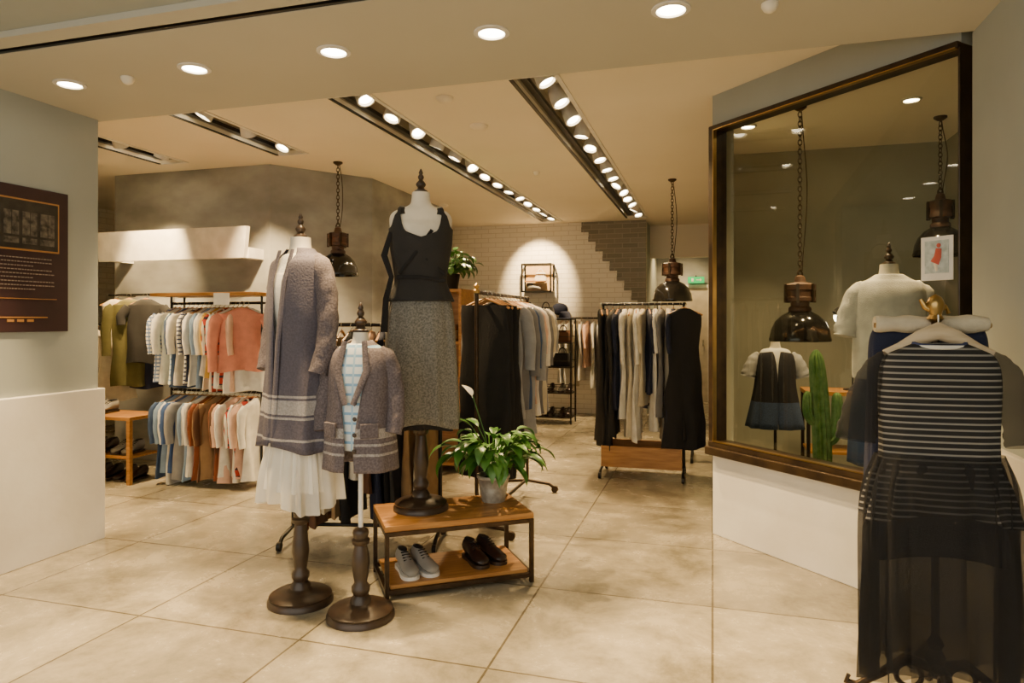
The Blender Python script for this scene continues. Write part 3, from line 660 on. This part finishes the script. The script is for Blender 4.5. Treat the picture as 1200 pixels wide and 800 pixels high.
# left wall rail
R6=empty('wall_clothing_rail',(-3.70,6.74,0),R)
MB().cyl((-.35,0,1.70),(.2,0,1.70),.012).cyl((.18,0,1.70),(.18,.27,1.70),.01).cyl((-.3,0,1.70),(-.3,.27,1.70),.01).obj('rail',M['black'],R6)
garment(R6,'hanging_black_tee',.12,1.70,.62,.17,C['charcoal'],.5,-.02,.15); garment(R6,'hanging_olive_jacket',-.04,1.70,.85,.15,C['olive'],.8,-.06,.45)
garment(R6,'hanging_navy_trousers',.05,1.70,.88,.16,C['navy'],.5,.07,0,'pants'); garment(R6,'hanging_cream_dress',-.25,1.70,1.0,.17,C['cream'],.9,0,0,'dress')
R7=empty('wall_clothing_rail',(-4.35,6.92,0),R)
MB().cyl((-.6,0,1.40),(.3,0,1.40),.012).cyl((.25,0,1.40),(.25,.25,1.40),.01).cyl((-.5,0,1.40),(-.5,.25,1.40),.01).obj('rail',M['black'],R7)
fill(R7,-.55,.20,1.40,[T('white',.8),T('tan',.8),T('cream',.9),T('cream',.8),T('white',.8),T('cream',.9)])
# left table
TB=empty('shoe_display_table',(-3.66,6.28,0),R)
MB().bx(-.38,.38,-.2,.2,.565,.595).bx(-.34,.34,-.17,.17,.22,.24).obj('table_boards',M['wood'],TB,smooth=False,bevel=.003)
mb=MB()
for sx in (-1,1):
    for sy in (-1,1): mb.box((sx*.36,sy*.18,.2825),(.035,.035,.565))
mb.obj('table_legs',M['wood'],TB,smooth=False)
for i,(x,m_) in enumerate([(-.2,bl2),(-.08,bl2),(.1,gl),(.22,gl)]):
    shoe(TB,'shoe_%d'%(i+1),x,0,.24,.1,m_); 
for i,(x,m_) in enumerate([(-.2,gl),(-.08,gl)]): shoe(TB,'top_shoe_%d'%(i+1),x,0,.595,.1,m_)
for i,x in enumerate((-.15,-.02,.14,.26)): shoe(TB,'floor_shoe_%d'%(i+1),x,0,.001,.1,bl2)

# ------------------------------------------------------------------ wood cabinet with plant
CB=empty('wooden_shelf_cabinet',(-.72,6.75,0),R)
mb=MB().bx(-.3,-.27,-.18,.18,0,1.75).bx(.27,.3,-.18,.18,0,1.75).bx(-.27,.27,.16,.18,0,1.75)
for z in (.06,.45,.85,1.22,1.72): mb.bx(-.27,.27,-.18,.16,z,z+.03)
mb.obj('cabinet_body',M['wood'],CB,smooth=False,bevel=.003)
mb=MB()
for z,cx in ((.48,-.1),(.88,.0),(1.25,.08)): mb.box((cx,0,z+.05),(.3,.24,.10)).box((cx,0,z+.13),(.27,.22,.06))
mb.obj('folded_clothes',C['tan'],CB,smooth=False,bevel=.02)
PP=empty('potted_trailing_plant',(-.60,6.70,1.755))
MB().lathe([(.001,.0),(.07,0),(.09,.14),(.095,.145),(.08,.145),(.001,.12)],n=24).obj('pot',M['black'],PP)
mb=MB()
for i in range(120):
    leaf(mb,(0,0,.12),random.uniform(0,2*PI),random.uniform(.6,1.5),random.uniform(.08,.28),random.uniform(.08,.13),random.uniform(.05,.075),random.uniform(.8,1.9))
mb.obj('leaves',M['leaf'],PP,fix=False)

# ------------------------------------------------------------------ black wire shelf with accessories
S=empty('metal_shelf_rack',(.46,9.75,0),R)
mb=MB()
for sx in (-.42,.42):
    for sy in (-.16,.16): mb.cyl((sx,sy,0),(sx,sy,1.47),.012)
for z in (.08,.42,.78,1.12,1.45):
    mb.bx(-.42,.42,-.16,.16,z,z+.015)
    if z<1.4:
        for k in range(13): mb.cyl((-.42+.07*k,.16,z),(-.42+.07*k,.16,z+.10),.004,n=5)
        mb.cyl((-.42,.16,z+.1),(.42,.16,z+.1),.005,n=6).cyl((-.42,-.16,z+.1),(.42,-.16,z+.1),.005,n=6)
mb.obj('shelf_frame',M['black'],S)
def handbag(parent,name,x,z,m,s=1.0):
    rings=[]
    for zz,a,b in cr([(0,.12,.05),(.04,.125,.055),(.12,.115,.045),(.17,.10,.025)],3):
        rings.append([(x+a*s*spw(math.cos(2*PI*i/20),.5),b*s*spw(math.sin(2*PI*i/20),.6),z+zz*s) for i in range(20)])
    mb=MB().loft(rings).torus((x,-.02,z+.17*s),.05*s,.006*s,sx=1.4).box((x,-.05*s,z+.11*s),(.16*s,.012,.07*s))
    mb.obj(name,m,parent)
def hat(parent,name,x,z,m):
    MB().lathe([(.001,.0),(.13,0),(.135,.008),(.085,.015),(.08,.08),(.06,.105),(.001,.11)],c=(x,0,z),n=24).obj(name,m,parent)
handbag(S,'handbag_1',-.22,1.466,C['black']); handbag(S,'handbag_2',.03,1.466,C['charcoal']); hat(S,'cap',.3,1.466,C['navy'])
hat(S,'hat_1',-.25,1.136,C['charcoal']); hat(S,'hat_2',.05,1.136,C['brown']); handbag(S,'handbag_3',.28,1.136,C['brown'])
handbag(S,'handbag_4',-.25,.796,C['tan']); handbag(S,'handbag_5',.02,.796,C['black'])
handbag(S,'handbag_6',.27,.796,C['black'],1.1)
for i,x in enumerate((-.3,-.19,.0,.11,.26,.37)): shoe(S,'shoe_%d'%(i+1),x,-.01,.436,0,bl2 if i%2 else gl,L=.22)
for i,x in enumerate((-.3,-.19,.0,.11,.26,.35)): shoe(S,'low_shoe_%d'%(i+1),x,-.01,.096,0,bl2,L=.22)
cap=empty('wall_cap',(*L2W(-2.28,10.42),1.62),R)
MB().sphere((0,0,0),.13,sc=(1,.6,.75)).box((0,-.09,-.05),(.2,.10,.015)).cyl((0,.07,.02),(0,.09,.02),.02).obj('cap_crown',C['navy'],cap)
# shadow-box shelf on back wall
bxs=empty('wall_box_shelf',(*L2W(-2.63,10.5),2.11),R)
mb=MB(); h=.23
for a,b in ((-1,-1),(1,-1),(-1,1),(1,1)):
    mb.box((a*h,-.11,b*h*.92),(.022,.22,.022))
for y in (-.21,-.01):
    mb.box((0,y,h*.92),(.48,.022,.022)).box((0,y,-h*.92),(.48,.022,.022)).box((-h,y,0),(.022,.022,.44)).box((h,y,0),(.022,.022,.44))
mb.bx(-h,h,-.21,-.01,-.215,-.20).obj('box_frame',M['black'],bxs,smooth=False)
MB().bx(-h,h,-.015,-.006,-.20,.20).obj('box_back',mat('pale_oak_panel',(.72,.50,.25),.5,col2=(.6,.4,.18),ns=6),bxs,smooth=False)
shoe(bxs,'shoe_1',-.06,-.11,-.198,1.3,gl,L=.24); MB().bx(-.2,.12,-.18,-.04,-.06,-.045).obj('inner_ledge',M['wood'],bxs,smooth=False)
handbag(bxs,'small_bag',.02,-.045,M['white'],.8)
spot(None,(*L2W(-2.6,9.6),2.93),(*L2W(-2.63,10.5),2.15),46,ang=58,name='box_shelf_spotlight')

# ------------------------------------------------------------------ pendants
def pendant(x,y,zb,rd=.2):
    P=empty('industrial_pendant_lamp',(x,y,zb))
    MB().lathe([(rd,0),(rd*1.02,.012),(rd*.99,.03),(rd*.95,.08),(rd*.82,.14),(rd*.60,.185),(rd*.38,.21),(rd*.34,.22),(rd*.33,.215),(rd*.55,.175),(rd*.78,.13),(rd*.9,.07),(rd*.95,.02),(rd*.97,0)],n=44,cap=False).obj('enamel_dome',M['dome'],P)
    MB().lathe([(rd*.36,.205),(rd*.38,.225),(rd*.36,.24),(rd*.30,.25),(rd*.31,.28),(rd*.50,.285),(rd*.50,.31),(rd*.47,.315),(rd*.47,.36),(rd*.50,.365),(rd*.50,.40),(rd*.42,.41),(rd*.2,.42),(rd*.15,.46),(rd*.05,.47)],n=30).obj('rusty_canister',M['rwood'],P)
    mb=MB()
    for k in range(6): mb.box((rd*.49*math.cos(k*PI/3),rd*.49*math.sin(k*PI/3),.34),(.02,.02,.13),rz=k*PI/3)
    mb.obj('canister_ribs',M['bronze'],P,smooth=False)
    MB().sphere((0,0,.10),.05,n=14).cyl((0,0,.14),(0,0,.21),.025).obj('bulb',M['white'],P)
    top=ZC-zb; mb=MB(); z=.49; k=0
    while z<top-.03:
        mb.torus((0,0,z),.014,.0035,sx=1.5,X=Matrix.Rotation(PI/2*(k%2),4,'Z'),N=10,n=5); z+=.033; k+=1
    mb.torus((0,0,.475),.02,.005,sx=1.2)
    mb.lathe([(.045,0),(.045,-.012),(.02,-.03),(.001,-.035)],c=(0,0,top),n=20)
    pts=[(.012+.035*math.sin(PI*t),.01*math.sin(9*t),.44+(top-.46)*t*1.0) for t in [i/14 for i in range(15)]]
    mb.tube(pts,.004,n=6); mb.obj('chain_and_cord',M['bronze'],P)
pendant(-1.675,6.57,1.877,.19); pendant(1.73,7.37,1.655,.21); pendant(2.05,4.86,1.30,.205); pendant(3.20,5.1,1.93,.18)  # last one is a solid stand-in for a pendant reflected in the pane

# ------------------------------------------------------------------ window display
E=empty('dressed_mannequin',(2.33,4.22,0),math.radians(-12))
stand(E,1.2); zs=1.71; bust(E,zs)
garm(E,'cream_sweater',[(zs+.02,.075,.065,0,0),(zs-.01,.12,.08,0,0),(zs-.04,.175,.10,0,0),(zs-.12,.20,.13,0,0),(zs-.35,.20,.145,.01,0),(zs-.55,.20,.145,.02,0),(zs-.62,.195,.14,.03,0)],C['white'])
for s in (-1,1): sleeve(E,'sweater_sleeve',[(s*.13,0,zs-.055),(s*.185,0,zs-.11),(s*.235,-.0,zs-.26),(s*.255,-.01,zs-.36)],[.05,.066,.068,.066],C['white'])
garm(E,'denim_skirt',[(zs-.55,.17,.13,0,0),(zs-.7,.195,.15,.01,0),(zs-.95,.215,.165,.03,0),(zs-1.15,.22,.17,.04,0)],C['denim'])
F=empty('child_mannequin',(2.09,5.42,0),math.radians(-12))
stand(F,1.0,.42,.14); zs=1.22; bust(F,zs,.70,fs=.8)
garm(F,'white_tee',[(zs+.005,.06,.05,0,0),(zs-.03,.115,.07,0,0),(zs-.2,.135,.10,0,0),(zs-.4,.14,.11,.02,0)],C['white'])
garm(F,'denim_vest_dress',[(zs-.02,.09,.07,0,.25),(zs-.05,.135,.09,0,.10),(zs-.15,.15,.11,0,.02),(zs-.3,.155,.12,.02,0.0),(zs-.62,.21,.15,.06,0.005)],bands('vest_denim',[(0,(.05,.08,.16)),(.80,(.012,.012,.018))],tweed=.2))
for s in (-1,1): sleeve(F,'tee_sleeve',[(s*.11,0,zs-.05),(s*.15,0,zs-.09),(s*.19,0,zs-.17),(s*.205,0,zs-.22)],[.04,.056,.058,.058],C['lgrey'])
# cactus
K=empty('potted_cactus',(2.10,4.62,0))
def cact(mb,pts,rad,n=48,ribs=12):
    rings=[];pts=[Vector(p) for p in pts]
    rows=cr([(*p,r) for p,r in zip(pts,rad)],6)
    P_=[Vector(r[:3]) for r in rows]
    for i,p in enumerate(P_):
        t=(P_[min(i+1,len(P_)-1)]-P_[max(i-1,0)]).normalized(); up=Vector((0,1,0)); sd=t.cross(up).normalized(); up=sd.cross(t)
        rings.append([p+(sd*math.cos(2*PI*k/n)+up*math.sin(2*PI*k/n))*rows[i][3]*(1+.12*math.cos(ribs*2*PI*k/n)) for k in range(n)])
    mb.loft(rings)
mb=MB(); cact(mb,[(0,0,.3),(0,0,.6),(-.02,0,.95),(-.04,0,1.18),(-.04,0,1.25)],[.05,.055,.052,.042,.01])
cact(mb,[(0,0,.62),(.07,0,.65),(.10,0,.75),(.10,0,.92),(.10,0,.96)],[.03,.034,.036,.03,.01],ribs=9)
cact(mb,[(0,0,.75),(-.07,0,.77),(-.10,0,.84),(-.10,0,.94),(-.10,0,.97)],[.02,.028,.03,.026,.008],ribs=9)
mb.obj('cactus_body',M['cactus'],K)
MB().lathe([(.001,0),(.10,0),(.12,.28),(.125,.30),(.11,.30),(.108,.27),(.001,.27)],n=30).obj('pot',M['pot'],K)
MB().lathe([(.108,.27),(.001,.30)],n=20).obj('soil',M['soil'],K)
# display side table with lamp
TT=empty('display_side_table',(2.58,5.5,0),R)
MB().bx(-.22,.35,-.2,.2,.86,.89).bx(-.20,.33,-.18,.18,.4,.42).obj('table_boards',M['wood'],TT,smooth=False)
mb=MB()
for x in (-.20,.33):
    for sy in (-1,1): mb.box((x,sy*.18,.43),(.025,.025,.86))
mb.obj('table_frame',M['black'],TT,smooth=False)
LP=empty('globe_table_lamp',(2.72,5.45,.89))
MB().lathe([(.001,0),(.07,0),(.07,.012),(.01,.02)],n=20).cyl((0,0,.01),(0,0,.60),.007).tube([(0,0,.60),(-.05,0,.64),(-.10,0,.64)],.007).lathe([(.05,.10),(.06,.13),(.03,.16),(.01,.17)],c=(-.10,0,.50),n=18).obj('lamp_stem',M['black'],LP)
MB().sphere((-.10,0,.585),.05).obj('glowing_globe',M['bulb'],LP)

dw=empty('window_display_spotlights',(2.2,4.6,ZC))
for (x,y) in ((-.1,-.25),(.55,.1),(-.35,.75)):
    MB().lathe([(.05,0),(.065,0),(.065,-.01),(.05,-.012)],c=(x,y,0),n=20,cap=False).obj('trim_ring',M['white'],dw)
    MB().lathe([(.05,-.004),(.001,-.006)],c=(x,y,0),n=20,cap=False).obj('lens',M['lens'],dw,fix=False)
    spot(dw,(x,y,-.03),(x*.8,y,-2.5),18,ang=85,blend=.8)

# ------------------------------------------------------------------ right foreground stand with sheer dress
D=empty('garment_display_stand',(1.60,2.58,0),math.radians(-14))
mb=MB().cyl((0,0,.10),(0,0,1.50),.014)
mb.tube([(-.02,0,.14),(-.10,0,.16),(-.18,0,.10),(-.27,0,.04),(-.31,0,.05),(-.30,0,.075)],[.02,.02,.016,.013,.012,.008])
mb.tube([(.02,0,.14),(.10,0,.16),(.18,0,.10),(.24,0,.04),(.27,0,.05),(.26,0,.075)],[.02,.02,.016,.013,.012,.008])
mb.tube([(0,.02,.14),(0,.10,.16),(0,.18,.10),(0,.27,.04),(0,.31,.05),(0,.30,.075)],[.02,.02,.016,.013,.012,.008])
mb.tube([(0,-.02,.14),(0,-.10,.16),(0,-.16,.10),(0,-.22,.04),(0,-.25,.05),(0,-.24,.075)],[.02,.02,.016,.013,.012,.008])
for a in range(4):
    c,s=math.cos(a*PI/2),math.sin(a*PI/2)
    mb.sphere((c*.26,s*.26,.028) if s>-.5 else (0,-.215,.028),.028,n=10,sc=(1,1,.8))
    mb.torus((c*.09,s*.09,.10),.045,.010,X=Matrix.Rotation(a*PI/2,4,'Z'))
mb.lathe([(.014,.13),(.03,.15),(.035,.18),(.02,.21),(.03,.23),(.014,.26)],n=18)
mb.obj('ornate_iron_stand',M['bronze'],D)
MB().cyl((-.20,.04,1.43),(.20,.04,1.43),.010).lathe([(.014,1.44),(.03,1.455),(.02,1.47),(.026,1.49),(.032,1.51),(.022,1.535),(.001,1.55)],n=18).tube([(0,0,1.48),(-.035,0,1.50),(-.05,0,1.53)],[.012,.012,.008]).tube([(0,0,1.48),(.035,0,1.50),(.045,0,1.475)],[.012,.010,.008]).obj('brass_finial',M['brass'],D)
rings=[]
for x,r in cr([(-.195,.02),(-.19,.03),(-.1,.033),(0,.031),(.1,.034),(.185,.03),(.19,.02)],4):
    rings.append([(x,.05+r*1.1*math.cos(2*PI*i/18),1.435+r*math.sin(2*PI*i/18)*(1+.1*math.sin(x*60))) for i in range(18)])
MB().loft(rings).obj('folded_waistband',C['cream'],D)
garm(D,'hanging_jeans',[(1.415,.19,.03,0,0),(1.36,.205,.04,.01,0),(1.2,.21,.045,.02,0),(.75,.22,.05,.03,0)],C['navy'],cy=.085,e=.7)
MB().tube([(0,-.03,1.47),(.0,-.03,1.44),(.018,-.03,1.425),(0,-.03,1.41),(0,-.03,1.40)],.004).obj('hanger_hook',M['chrome'],D)
hangm=mat('pale_beech_hanger',(.62,.50,.34),.45,col2=(.52,.40,.25),ns=6,aniso=(1,8,8))
MB().tube([(-.185,-.03,1.325),(-.13,-.03,1.345),(-.06,-.03,1.385),(0,-.03,1.41),(.06,-.03,1.385),(.13,-.03,1.345),(.185,-.03,1.325)],[.012,.02,.028,.034,.028,.02,.012],flat=.6).obj('wooden_hanger',hangm,D)
sh=sheer('black_sheer_mesh',(.010,.0095,.010),.66,var=.16)
shl=sheer('black_sheer_sleeve',(.010,.0095,.010),.60)
shs=sheer('striped_sheer_knit',(.014,.013,.013),.95,stripe=(44,.30,(.25,.235,.21)),var=.05)
def flat(name,rows,m,freq,cy,n=110,ph=0,e=.75):
    return garm(D,name,rows,m,n=n,freq=freq,ph=ph,e=e,solid=0,cy=cy,hemw=.3)
flat('navy_slip',[(1.30,.12,.03,0,0),(1.2,.17,.035,0,0),(.9,.19,.045,.02,0),(.60,.235,.06,.05,0),(.57,.24,.06,.05,0)],C['navy'],9,-.03)
flat('striped_top',[(1.365,.085,.035,0,0),(1.345,.13,.04,0,0),(1.31,.185,.048,0,0),(1.22,.205,.055,0,0),(1.0,.20,.06,.01,0),(.90,.205,.065,.02,0),(.86,.225,.072,.05,0),(.72,.255,.09,.07,0)],shs,11,-.035)
flat('sheer_long_skirt',[(.93,.205,.06,.02,0),(.8,.23,.07,.05,0),(.5,.24,.08,.08,0),(.13,.235,.09,.11,0)],sh,13,-.035)
flat('sheer_overlay',[(.95,.212,.075,.02,0),(.8,.25,.10,.05,0),(.5,.252,.105,.09,0),(.12,.25,.105,.12,0)],sh,17,-.035,ph=2)
for s in (-1,1):
    rows=cr([(*p,r) for p,r in zip([(s*.160,-.035,1.300),(s*.20,-.035,1.265),(s*.245,-.035,1.17),(s*.275,-.035,1.06),(s*.285,-.035,.99)],[.04,.055,.062,.068,.072])],6)
    MB().tube([r[:3] for r in rows],[r[3]*(1+.03*math.sin(i)) for i,r in enumerate(rows)],n=24,flat=.42,wob=.05,cap=False).obj('sheer_sleeve',shl,D)
MB().tube([(.088*math.cos(a),-.035+.04*math.sin(a),1.365-.015*math.sin(a)*-1) for a in [2*PI*i/24 for i in range(25)]],.009,n=8).obj('neckline_trim',C['stripe'],D)

# ------------------------------------------------------------------ world, camera
w=bpy.data.worlds.new('World'); bpy.context.scene.world=w; w.use_nodes=True
w.node_tree.nodes['Background'].inputs[0].default_value=(1,.93,.78,1); w.node_tree.nodes['Background'].inputs[1].default_value=2.0
cam=bpy.data.cameras.new('Camera'); co=bpy.data.objects.new('Camera',cam); bpy.context.collection.objects.link(co)
cam.lens=24; cam.sensor_width=36; cam.shift_y=-25/1200; cam.clip_start=.05
co.location=(0,0,1.45); co.rotation_euler=(PI/2,0,0); bpy.context.scene.camera=co
